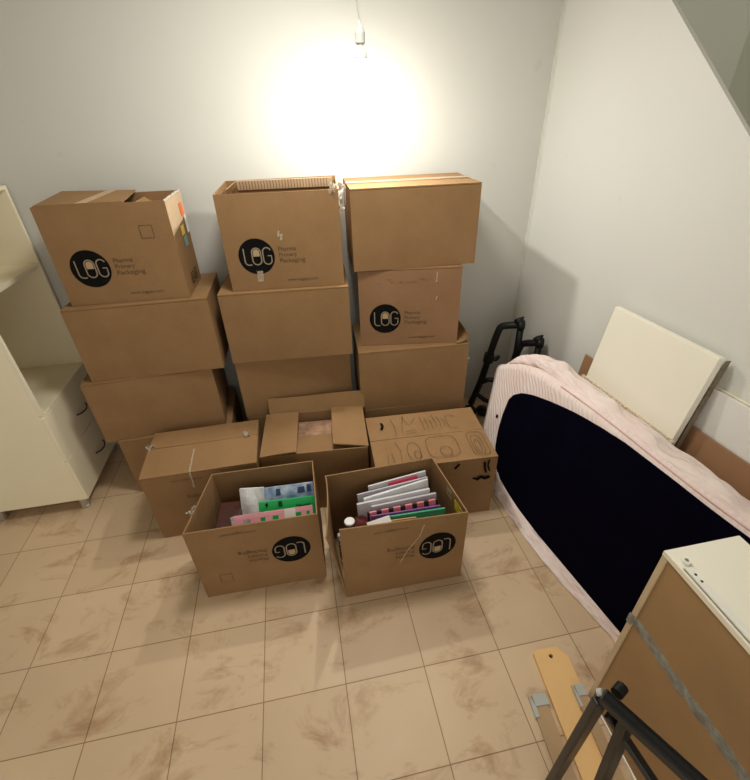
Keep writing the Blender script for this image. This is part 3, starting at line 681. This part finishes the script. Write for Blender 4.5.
# ------------------------------------------------------------------ cream cabinet at left
cab = empty('shelf_cabinet', (-.27, .525, 0)); tag(cab, 'tall cream cabinet with open shelves and two drawers against the left wall', 'cabinet')
cx0, cx1, cy0, cy1, cz0, cz1 = -.57, -.056, .25, .845, .08, 1.69
B = lambda: MB()
def wb(nm, mt, *a, par=cab, bv=.0015): return MB().box(*a).build(nm, mt, par, bevel=bv, world=True)
wb('side_panel', 'cream', cx0, cy0, cz0, cx1, cy0+.018, cz1); wb('side_panel', 'cream', cx0, cy1-.018, cz0, cx1+.018, cy1, cz1)
MB().box(cx1, cy0, .69, cx1+.018, cy0+.018, cz1).build('edge_strip', 'cream_edge', cab, world=True)
wb('top_panel', 'cream', cx0, cy0+.018, cz1-.018, cx1+.018, cy1-.018, cz1); wb('bottom_panel', 'cream', cx0, cy0+.018, cz0, cx1, cy1-.018, cz0+.018)
wb('back_panel', 'cream', cx0, cy0+.018, cz0+.018, cx0+.006, cy1-.018, cz1-.018)
wb('shelf', 'cream', cx0+.006, cy0+.018, 1.285, cx1+.014, cy1-.018, 1.307); wb('shelf', 'cream', cx0+.006, cy0+.018, .670, cx1+.018, cy1-.018, .688)
for za, zb in ((.082, .374), (.378, .668)):
    dr = wb('drawer', 'cream', cx1+.0005, cy0, za, cx1+.018, cy1-.001, zb)
    yc = (cy0+cy1)/2+.03; zc = zb-.165
    hp = [V((cx1+.018, yc-.065, zc))]+[V((cx1+.018+.026*math.sin(math.pi*i/12)**.6, yc-.065+.13*i/12, zc-.006*math.sin(math.pi*i/12))) for i in range(1, 12)]+[V((cx1+.018, yc+.065, zc))]
    MB().tube(hp, .0045, 8).build('handle', 'handle', dr, smooth=True, world=True)
for fx, fy in ((cx1-.035, cy0+.035), (cx1-.035, cy1-.05), (cx0+.026, cy0+.035), (cx0+.026, cy1-.05)):
    f = MB().lathe([(.024, 0), (.027, .004), (.027, .014), (.024, .016), (.024, .081)], 20, (fx, fy, 0)).build('foot', 'steel', cab, world=True)

# ------------------------------------------------------------------ mattress
YM, PH = .168, .24
UM = V((math.sin(YM), -math.cos(YM), 0)); NM = V((math.cos(YM), math.sin(YM), 0)); BM_ = V((2.341, -.126, 0))
WM = NM*math.sin(PH)+V((0, 0, math.cos(PH))); NF = UM.cross(WM)      # NF points out of the front face
if NF.dot(V((-1, 0, 0))) < 0: NF = -NF
S1, TH, WD = 1.50, .20, .795
mat_root = empty('mattress', BM_+UM*.6+NM*.1, YM); tag(mat_root, 'single mattress on its side in a pink fitted sheet with navy underside', 'mattress')
def s_left(wf):     # outline of the far end as a function of height
    pts = [(0, .03), (.04, -.09), (.09, -.16), (.17, -.225), (.26, -.265), (.46, -.30), (.70, -.335), (.80, -.335)]
    for (a, sa), (b_, sb) in zip(pts[:-1], pts[1:]):
        if wf <= b_: return sa+(sb-sa)*(wf-a)/(b_-a)
    return pts[-1][1]
def section(n=64):   # rounded sheared cross-section; (front-plane height wf, depth e behind the front)
    out = []; r = .045
    def arc(cw, ce, a0, a1, k=7): return [(cw+r*math.cos(math.radians(a0+(a1-a0)*i/k)), ce+r*math.sin(math.radians(a0+(a1-a0)*i/k))) for i in range(k+1)]
    # angle 0 = +wf, 90 = +e
    out += [(.0, .02), (.012, .006)]
    out += [(.05+.06*i, 0) for i in range(12)]
    out += arc(WD-r, r, -90, 0); out += arc(WD-r, TH-r, 0, 90)
    out += [(WD-r-.07*i, TH) for i in range(1, 10)]
    return out
sec = section(); NS = 60
def topcut(s):   # the top drops a little at the far end and is rounded
    t = max(0, min(1, (s+.335)/.33)); return -.10*(1-t)**2
def mpt(s, wf, e, wrk=True):
    k = wf/WD; wf2 = wf+topcut(s)*k**2+(.012*math.sin(s*4.2+.6) if wrk else 0)*k
    z0 = e*0
    p = BM_+UM*s+WM*wf2+NM*(e/math.cos(PH)*(1-k)+e*math.cos(PH)*k)+V((0, 0, -e*math.sin(PH)*k))
    return p
mb = MB(); rows = []
for i in range(NS+1):
    t = i/NS; row = []
    for (wf, e) in sec:
        sl = s_left(wf)-.03+(.04*(2*e/TH-1)**2 if e > TH/2 else 0.); s = sl+(S1-sl)*t
        endr = 1-math.sqrt(max(0, 1-max(0, 1-t*14)**2)) if t < 1/14 else 0     # rounded far end
        e2 = e+(TH/2-e)*endr*.18; wf2 = wf*(1-.02*endr)
        p = mpt(s, wf2, e2)
        wr = .004*noise.noise(V((s*7, wf*5, e*9)))+.003*noise.noise(V((s*25, wf*7, e*20)))
        if wf > .6 and e > .03: wr += .006*math.sin(s*38+e*25+3*noise.noise(V((s*6, 0, 1))))*min(1, e/.06)
        p -= NM*0; p += (NF if e < .1 else V((0, 0, 1)))*wr
        if p.z < .002: p.z = .002
        row.append(p)
    rows.append(row)
n = len(sec); o = 0
mb.v = [tuple(p) for r in rows for p in r]
for i in range(NS):
    for k in range(n): mb.f.append((i*n+k, i*n+(k+1) % n, (i+1)*n+(k+1) % n, (i+1)*n+k))
mb.f.append(tuple(range(n))); mb.f.append(tuple(NS*n+k for k in range(n)))
mb.build('fitted_sheet', 'sheet', mat_root, smooth=True, world=True)
# navy underside cloth with rounded outline, laid on the front face
def navy_left(wf):
    pts = [(0.0, .93), (.02, .75), (.03, .50), (.05, .22), (.07, .10), (.09, .02), (.13, -.045), (.178, -.085), (.25, -.12), (.345, -.145), (.45, -.160), (.51, -.158), (.56, -.14), (.60, -.10), (.625, -.06)]
    for (a, sa), (b_, sb) in zip(pts[:-1], pts[1:]):
        if wf <= b_: return sa+(sb-sa)*(wf-a)/(b_-a)
    return pts[-1][1]
def navy_top(s):
    pts = [(-.17, .54), (-.14, .60), (-.09, .635), (0, .665), (.12, .695), (.255, .722), (.40, .745), (.55, .762), (.8, .77), (1.5, .765)]
    for (a, sa), (b_, sb) in zip(pts[:-1], pts[1:]):
        if s <= b_: return max(.0, sa+(sb-sa)*(s-a)/(b_-a))
    return pts[-1][1]
poly = []
wfv = [0.0, .004, .01, .02, .025, .03, .04, .05, .06, .07, .08, .09, .11, .13, .155, .178, .21, .25, .30, .345, .40, .45, .51, .54]
NBt = []   # bottom boundary as function of s
def navy_bot(s):
    best = None
    pts = [(.93, 0.0), (.75, .02), (.50, .03), (.22, .05), (.10, .07), (.02, .09), (-.045, .13), (-.085, .178), (-.12, .25), (-.145, .345), (-.160, .46)]
    if s >= .93: return 0.004
    for (a, wa), (b_, wb_) in zip(pts[:-1], pts[1:]):
        if s >= b_: return max(.004, wa+(wb_-wa)*(s-a)/(b_-a))
    return .46
def navyp(u, v):
    uu = u**1.6 if True else u
    s = -.160+uu*(S1-.005+.160); a, b_ = navy_bot(s), navy_top(s) if s > -.17 else .5
    wf = a+(b_-a)*v
    edge = min(1, 6*min(v, 1-v)+.0)
    return mpt(s, wf, 0)+NF*(.0055+.006*edge*0+.003*noise.noise(V((s*4, wf*4, 2))))
k = MB(); k.sheet(navyp, 70, 24, .006)
k.build('underside_cloth', 'navy', mat_root, smooth=False, world=True)
# hem piping where the sheet is gathered round the cloth, and the loose fold along the top
def hem_out(s):
    pts = [(-.05, .004), (.06, .012), (.28, .034), (.5, .046), (.65, .038), (.8, .022), (.93, .012), (1.5, .008)]
    for (a, sa), (b_, sb) in zip(pts[:-1], pts[1:]):
        if s <= b_: return max(.004, sa+(sb-sa)*(s-a)/(b_-a))
    return .008
def hemf(u, v):
    s = -.02+u*(S1-.01); o_ = hem_out(s); wf = max(navy_bot(s)+.012, .05)*(1-v)
    p = mpt(s, wf, 0)+NF*(.010*(1-v)); q = BM_+UM*s-NM*(o_+.003)
    p = p.lerp(V((q.x, q.y, .004)), v**.8)-NM*(.010*math.sin(math.pi*v)*(1+.3*math.sin(s*40)))
    p.z = max(p.z, .004); return p
MB().sheet(hemf, 80, 8, .003).build('sheet_hem', 'sheet_loose', mat_root, smooth=True, world=True)
# pink seam between the flat top border and the loose fold
sm = [mpt(s, WD-.012, .012)+V((0, 0, .004)) for s in [.12+i*.05 for i in range(27)]]
MB().tube(sm, .004, 6).build('seam', 'sheet_pink', mat_root, smooth=True, world=True)
# puffy fold of loose sheet lying along the top edge
def fold(u, v):
    s = -.335+u*(S1-.02+.335); a = math.pi*(v*1.0); 
    rr = (.026+.046*math.exp(-((s+.10)/.26)**2)+.009*math.sin(s*23+3*noise.noise(V((s*5, 0, 0)))+v*3)+.012*noise.noise(V((s*14, v*5+s*6, 0))))*min(1, u*22+.15)**.5
    base = mpt(s, WD-.004, .115)
    return base+NM*(-math.cos(a)*.075)+V((0, 0, -math.cos(a)*-.0))+V((0, 0, math.sin(a)**.8*rr*1.1-.006+.018*math.cos(a)))
MB().sheet(fold, 90, 14, .004).build('sheet_fold', 'sheet_loose', mat_root, smooth=True, world=True)
MB().plate(*[mpt(s, wf, 0)+NF*.006 for s, wf in ((-.205, .41), (-.19, .41), (-.19, .43), (-.205, .43))], .002).build('care_label', 'ink', mat_root, world=True)

# ------------------------------------------------------------------ boards behind the mattress
def lean_board(name, label, u0, u1, ztop, off_top, off_bot, t, mat, cat='board', bevel=.001, zbot=0.):
    rt = empty(name, rw((u0+u1)/2, (off_bot if zbot == 0 else off_top), zbot), AW); tag(rt, label, cat)
    f = lambda u, z: rw(u, off_top+(off_bot-off_top)*(ztop-z)/(ztop-zbot), z)
    # corners ordered so that the normal faces the room
    mb = MB().plate(f(u1, zbot+.0), f(u0, zbot+.0), f(u0, ztop), f(u1, ztop), t)
    return rt, mb, f
rt, mb, f = lean_board('headboard_panel', 'white melamine panel leaning on the right wall behind the mattress', .908, 1.464, 1.109, .040, .205, .034, 'white_panel', 'panel')
mb.build('board', 'white_panel', rt, bevel=.002, world=True)
nrm_ = (f(1, 1)-f(1, 0)).cross(UW).normalized()
if nrm_.dot(NW) > 0: nrm_ = -nrm_
MB().plate(f(1.4665, .02)-nrm_*.003, f(1.4665, 1.098)-nrm_*.003, f(1.4665, 1.098)-nrm_*.031, f(1.4665, .02)-nrm_*.031, .002).build('raw_edge', plain('brownish grey raw edge', (.20, .155, .10), .8, noise_amt=.2, scale=30), rt, world=True)
rt, mb, f = lean_board('particleboard', 'chipped raw particleboard between the mattress and the white panel', .885, 1.48, .722, .128, .242, .017, 'chip', 'board')
mb.build('board', 'chip', rt, world=True)
rt, mb, f = lean_board('brown_board', 'long brown hardboard strip leaning on the wall behind the white panel', .775, 2.5, .772, .036, .130, .012, 'mdf_dark', 'board')
mb.build('board', 'mdf_dark', rt, world=True)
rt, mb, f = lean_board('white_board', 'long white board standing flat against the right wall behind the brown strip', .96, 2.5, .965, .016, .018, .014, 'white_cold', 'board')
mb.build('board', 'white_cold', rt, world=True)
MB().plate(f(2.5, .966)+V((0,0,.001)), f(.96, .966)+V((0,0,.001)), f(.96, .966)+NW*.014+V((0,0,.001)), f(2.5, .966)+NW*.014+V((0,0,.001)), .003).build('top_edge', 'cream_edge', rt, world=True)

# ------------------------------------------------------------------ folded pushchair frame in the corner
pc = empty('pushchair_frame', (2.62, .50, 0), -.4); tag(pc, 'folded black pushchair frame with two crook handles in the far corner', 'pushchair')
J1, J2 = V((2.699, .50, .772)), V((2.806, .42, .67)); E1, E2 = V((2.588, .56, .742)), V((2.722, .50, .628))
MB().tube(smooth_path([J1, J1.lerp(E1, .45)+V((0,0,.006)), E1+V((.012, 0, .004)), E1+V((-.006, .004, -.03)), V((2.566, .575, .62)), V((2.549, .585, .508)), V((2.527, .605, .33)), V((2.50, .62, .20)), V((2.475, .625, .11))]), .023, 12).build('tube', 'black', pc, smooth=True, world=True)
MB().tube(smooth_path([J2, J2.lerp(E2, .45)+V((0,0,.006)), E2+V((.012, 0, .004)), E2+V((-.006, .004, -.03)), V((2.70, .515, .50)), V((2.67, .535, .32)), V((2.63, .56, .10))]), .023, 12).build('tube', 'black', pc, smooth=True, world=True)
MB().tube([J1, V((2.703, .505, .576)), V((2.69, .53, .30)), V((2.67, .55, .06))], .022, 12).build('tube', 'black', pc, smooth=True, world=True)
MB().tube([J2, V((2.797, .425, .532)), V((2.78, .45, .28)), V((2.75, .48, .06))], .022, 12).build('tube', 'black', pc, smooth=True, world=True)
for J in (J1, J2):
    j = MB().tube([J+V((-.022, .01, .0)), J+V((-.012, .005, 0)), J+V((.014, -.006, .0)), J+V((.022, -.01, 0))], [.024, .036, .036, .026], 18).build('joint', 'black', pc, smooth=True, world=True)
    MB().tube([J+V((-.028, .012, .012)), J+V((-.008, .004, .034)), J+V((.010, -.004, .056))], [.026, .020, .004], 8).build('lever', 'black', j, smooth=True, world=True)
cl = V((2.549, .585, .508))
j = MB().tube([cl+V((.003, 0, .03)), cl+V((-.003, 0, -.03))], .034, 14).build('clamp', 'black', pc, world=True)
MB().tube(smooth_path([cl+V((.01, -.005, -.005)), cl+V((.045, -.02, -.006)), cl+V((.06, -.025, .022))], 4), [.015]*8+[.008], 8).build('hook', 'black', j, smooth=True, world=True)
MB().tube(smooth_path([V((2.52, .60, .30)), V((2.56, .56, .345)), V((2.62, .54, .33)), V((2.69, .53, .31))]), .017, 10).build('crossbar', 'black', pc, smooth=True, world=True)
MB().tube([V((2.50, .62, .20)), V((2.56, .58, .16)), V((2.67, .55, .10))], .016, 10).build('crossbar', 'black', pc, smooth=True, world=True)
for (x, y, sx) in ((2.475, .625, 0), (2.56, .60, 0), (2.67, .56, 0)):
    c_ = V((x, y, .048)); ax = V((.6, .8, 0)).normalized()
    wv = []
    tt = V((-ax.y, ax.x, 0)); ring = [c_+tt*.032*math.cos(a)+V((0, 0, .032*math.sin(a))) for a in [2*math.pi*i/24 for i in range(25)]]
    wl = MB().tube(ring, .0155, 8, cap=False).build('wheel', 'rubber', pc, smooth=True, world=True)
    MB().tube([c_-ax*.01, c_+ax*.01], .022, 20).build('hub', 'black', wl, world=True)

# ------------------------------------------------------------------ drawer unit at lower right, its hardboard back towards the camera
du = empty('drawer_unit', (2.37, -1.55, 0)); tag(du, 'cream drawer carcass with brown hardboard back and grey tape band, in front of the mattress', 'cabinet')
ux0, ux1, uy1, uy0, uz = 2.25, 2.494, -1.219, -1.92, .900
wb('top_panel', 'white_panel', ux0, uy0, uz-.018, ux1, uy1, uz, par=du); wb('bottom_panel', 'white_panel', ux0, uy0+.018, .0, ux1, uy1-.018, .018, par=du)
wb('side_panel', 'oak_edge', ux0, uy1-.018, .0, ux1, uy1, uz-.018, par=du); wb('side_panel', 'oak_edge', ux0, uy0, .0, ux1, uy0+.018, uz-.018, par=du)
wb('back_panel', 'mdf', ux0+.005, uy0+.018, .018, ux0+.009, uy1-.018, uz-.018, par=du, bv=0)
wb('shelf', 'white_panel', ux0+.009, uy0+.018, .45, ux1-.01, uy1-.018, .466, par=du)
MB().sheet(lambda u, v: (ux0+.0045-.009*(1 if u < .026 else .0)-.002*math.sin(v*3.1)+.0012*math.sin(u*60), uy1+.001-u*(uy1-uy0-.002), .541+v*.046+.003*math.sin(u*17)), 60, 3, .0015).build('tape_band', plain('grey duct tape', (.24, .235, .20), .4, noise_amt=.35, scale=40, bump=.5, bscale=90), du, world=True)
wb('edge_band', 'cream_edge', ux0-.0015, uy0, uz-.017, ux0, uy1, uz-.001, par=du, bv=0)
sl = MB().box(ux0+.005, uy0+.01, uz, ux0+.030, uy1-.062, uz+.005).box(ux0+.005, uy0+.01, uz, ux0+.008, uy1-.062, uz+.010).build('drawer_slide', 'slide', du, world=True, bevel=.001)
MB().tube([V((ux0+.026, uy1-.045, uz+.001)), V((ux0+.026, uy1-.045, uz+.010))], [.011, .011], 16).build('roller', 'slide', sl, world=True)
MB().tube([V((ux0+.026, uy1-.045, uz+.010)), V((ux0+.026, uy1-.045, uz+.012))], .005, 12).build('axle', 'steel', sl, world=True)
for yy in (.085, .105, .34, .365): MB().tube([V((ux0+.020, uy1-yy, uz+.005)), V((ux0+.020, uy1-yy, uz+.0062))], .0035, 10).build('screw', 'handle', sl, world=True)

# ------------------------------------------------------------------ loose bed boards on the floor
bp_ = empty('bed_board', (2.17, -1.35, 0)); tag(bp_, 'pale pine board with one drilled hole and clipped corners on the floor', 'board')
A_ = V((2.112, -1.030, 0)); dl = V((-.085, -1, 0)).normalized(); dr_ = V((-dl.y, dl.x, 0))
if dr_.x < 0: dr_ = -dr_
PL = lambda a, s, z: A_+dr_*a+dl*s+V((0, 0, z))
out = [(0, .012), (.010, 0), (.108, -.004), (.138, .040), (.138, .85), (0, .85)]
# outline with a real hole: built as two halves meeting at the hole
hc, hr = (.068, .030), .0085
def half(side):
    pts = []
    arcp = [(hc[0]+side*hr*math.sin(math.radians(a)), hc[1]-hr*math.cos(math.radians(a))) for a in range(0, 181, 20)]
    if side > 0: pts = [(hc[0], -.0024)]+[(.108, -.004), (.138, .040), (.138, .85), (hc[0], .85)]+list(reversed(arcp))
    else: pts = [(hc[0], -.0024)]+[(.010, 0), (0, .012), (0, .85), (hc[0], .85)]+list(reversed(arcp))
    return pts
k = MB()
for sd in (1, -1): k.prism([PL(a, s, 0.001) for a, s in half(sd)], (0, 0, .018))
k.build('board', 'plank', bp_, world=True)
MB().tube([PL(hc[0], hc[1], .002), PL(hc[0], hc[1], .004)], hr*1.05, 16).build('hole_shade', 'hole', bp_, world=True)  # dark disc paints the shade at the bottom of the drilled hole
def slat(label, a, b_, z, wdt):
    rt = empty('plywood_strip', (a[0], a[1], 0)); tag(rt, label, 'strip of wood', 'plywood strips with grey end caps')
    a, b_ = V((*a, z)), V((*b_, z)); d_ = (b_-a).normalized(); s_ = V((-d_.y, d_.x, 0))*wdt/2
    if s_.x < 0: s_ = -s_
    up = V((0, 0, .009))
    MB().plate(a-s_+up, b_-s_+up, b_+s_+up, a+s_+up, .009).build('strip', 'slat', rt, world=True, bevel=.001)
    e = a+d_*.07; s2 = s_*1.12; dz = V((0, 0, .004))
    k = MB(); k.plate(a-d_*.004-s2+up+dz, e-s2*1.0+up+dz, e-s2*.55+up+dz, a+d_*.035-s2*.55+up+dz, .016)
    k.plate(a-d_*.004-s2*.56+up+dz, a+d_*.035-s2*.56+up+dz, a+d_*.035+s2+up+dz, a-d_*.004+s2+up+dz, .016)
    k.build('end_cap', 'grey_plastic', rt, world=True)
slat('plywood strip with grey end cap left of the pine board', (2.050, -1.186), (1.992, -1.95), .004, .062)
slat('plywood strip with grey end cap lying on the pine board by the drawer unit', (2.212, -1.195), (2.150, -1.90), .031, .040)

# ------------------------------------------------------------------ black folding frame in the near right corner
bf = empty('folding_frame', (2.02, -1.55, 0)); tag(bf, 'black folding metal frame standing in front of the drawer unit', 'frame')
ap = V((1.985, -1.435, .655))
def bar(nm, a, b_, wd, th, up=V((0, 0, 1)), mat='black_metal', par=bf):
    a, b_ = V(a), V(b_); d_ = (b_-a).normalized(); s_ = d_.cross(up).normalized(); n_ = s_.cross(d_)
    q = [a-s_*wd/2-n_*th/2, a+s_*wd/2-n_*th/2, a+s_*wd/2+n_*th/2, a-s_*wd/2+n_*th/2]
    return MB().hexa(q+[p+(b_-a) for p in q]).build(nm, mat, par, bevel=.005, world=True)
rail = bar('rail', ap+V((-.004, .006, 0)), ap+V((.155, -.30, .0)), .036, .03)
for off in (-.010, .010):
    s_ = V((.155, -.306, 0)).normalized(); q = V((s_.y, -s_.x, 0))*off
    MB().tube([ap+q+V((0, 0, .016)), ap+V((.155, -.30, .016))+q], .0035, 6).build('groove_rib', 'black', rail, world=True)
bar('leg', ap+V((-.008, 0, -.012)), V((1.955, -1.445, .0)), .034, .026, V((0, 1, 0)))
bar('leg', ap+V((.03, -.055, -.012)), V((2.005, -1.56, .018)), .034, .026, V((0, 1, 0)))
bar('brace', ap+V((.01, -.02, -.05)), V((2.145, -1.72, .38)), .026, .018)
MB().tube([ap+V((.035, .0, .0)), ap+V((.062, .012, .0))], .016, 14).build('bolt', 'black', bf, world=True)
MB().tube([ap+V((-.012, .012, .004)), ap+V((-.004, .006, .012))], .010, 12).build('end_cap', 'grey_plastic', bf, world=True)
MB().tube([V((1.995, -1.53, .30)), V((2.14, -1.71, .30))], .012, 10).build('crossbar', 'black_metal', bf, world=True)

# ------------------------------------------------------------------ hanging bulb
BX, BY = 1.715, .45
lamp = empty('hanging_bulb', (BX, BY, 2.083)); tag(lamp, 'bare glowing light bulb hanging on a thin cord near the back wall', 'lamp')
MB().tube(smooth_path([(BX-.085, BY, H), (BX-.05, BY, 2.60), (BX-.012, BY, 2.34), (BX, BY, 2.262)]), .0028, 8).build('cord', 'cord', lamp, smooth=True, world=True)
MB().lathe([(.004, .075), (.007, .062), (.018, .040), (.021, .034), (.021, .0), (.017, -.004), (.012, -.004)][::-1], 24, (BX, BY, 2.190)).build('socket', 'socket', lamp, smooth=False, world=True)
em, t, b = nt('glowing bulb glass'); b.inputs['Base Color'].default_value = (1, .97, .9, 1)
b.inputs['Emission Color'].default_value = (1.0, .985, .91, 1); b.inputs['Emission Strength'].default_value = 690
MB().lathe([(.013, .0), (.0135, -.006), (.019, -.016), (.0285, -.040), (.030, -.052)][::-1], 28, (BX, BY, 2.187)).build('bulb_housing', plain('white bulb housing', (.75, .74, .70), .4, noise_amt=.01), lamp, smooth=True, world=True)
dome = [(.030*math.cos(math.radians(a)), -.052-.014*math.sin(math.radians(a))) for a in (0, 15, 30, 45, 60, 75, 88)]
MB().lathe(dome, 28, (BX, BY, 2.187)).build('glowing_dome', em, lamp, smooth=True, world=True)

# ------------------------------------------------------------------ added fill lights, camera
wd_ = bpy.data.worlds.new('ambient fill'); bpy.context.scene.world = wd_; wd_.use_nodes = True
bg = wd_.node_tree.nodes['Background']; bg.inputs['Color'].default_value = (1.0, .975, .90, 1); bg.inputs['Strength'].default_value = .55  # even warm fill, added through the side left open behind the camera

la = bpy.data.lights.new('overhead_fill', 'AREA'); la.shape = 'DISK'; la.size = .42; la.energy = 13; la.color = (1.0, .97, .88)  # unseen overhead light added to lift the floor and the carton tops
lo = bpy.data.objects.new('overhead_fill', la); COL.objects.link(lo); lo.location = (1.45, -.15, H-.03)

cam = bpy.data.cameras.new('camera'); co = bpy.data.objects.new('camera', cam); COL.objects.link(co)
cam.sensor_fit = 'HORIZONTAL'; cam.sensor_width = 36; cam.lens = 36*432.51/750; cam.clip_start = .02
Rt = V((0.98172577, -0.18826149, -0.02778727)); Up = V((0.12590358, 0.53305822, 0.83665837)); Fw = V((0.14269832, 0.82486759, -0.54701979))
m = Matrix((Rt, Up, -Fw)).transposed().to_4x4(); m.translation = V((1.335, -1.8277, 1.9635)); co.matrix_world = m
sc = bpy.context.scene; sc.camera = co
sc.view_settings.view_transform = 'Standard'; sc.view_settings.look = 'None'; sc.view_settings.gamma = 1; sc.view_settings.exposure = 0.98
sc.view_settings.use_curve_mapping = False
sc.cycles.max_bounces = 8; sc.cycles.diffuse_bounces = 5; sc.cycles.sample_clamp_indirect = 8
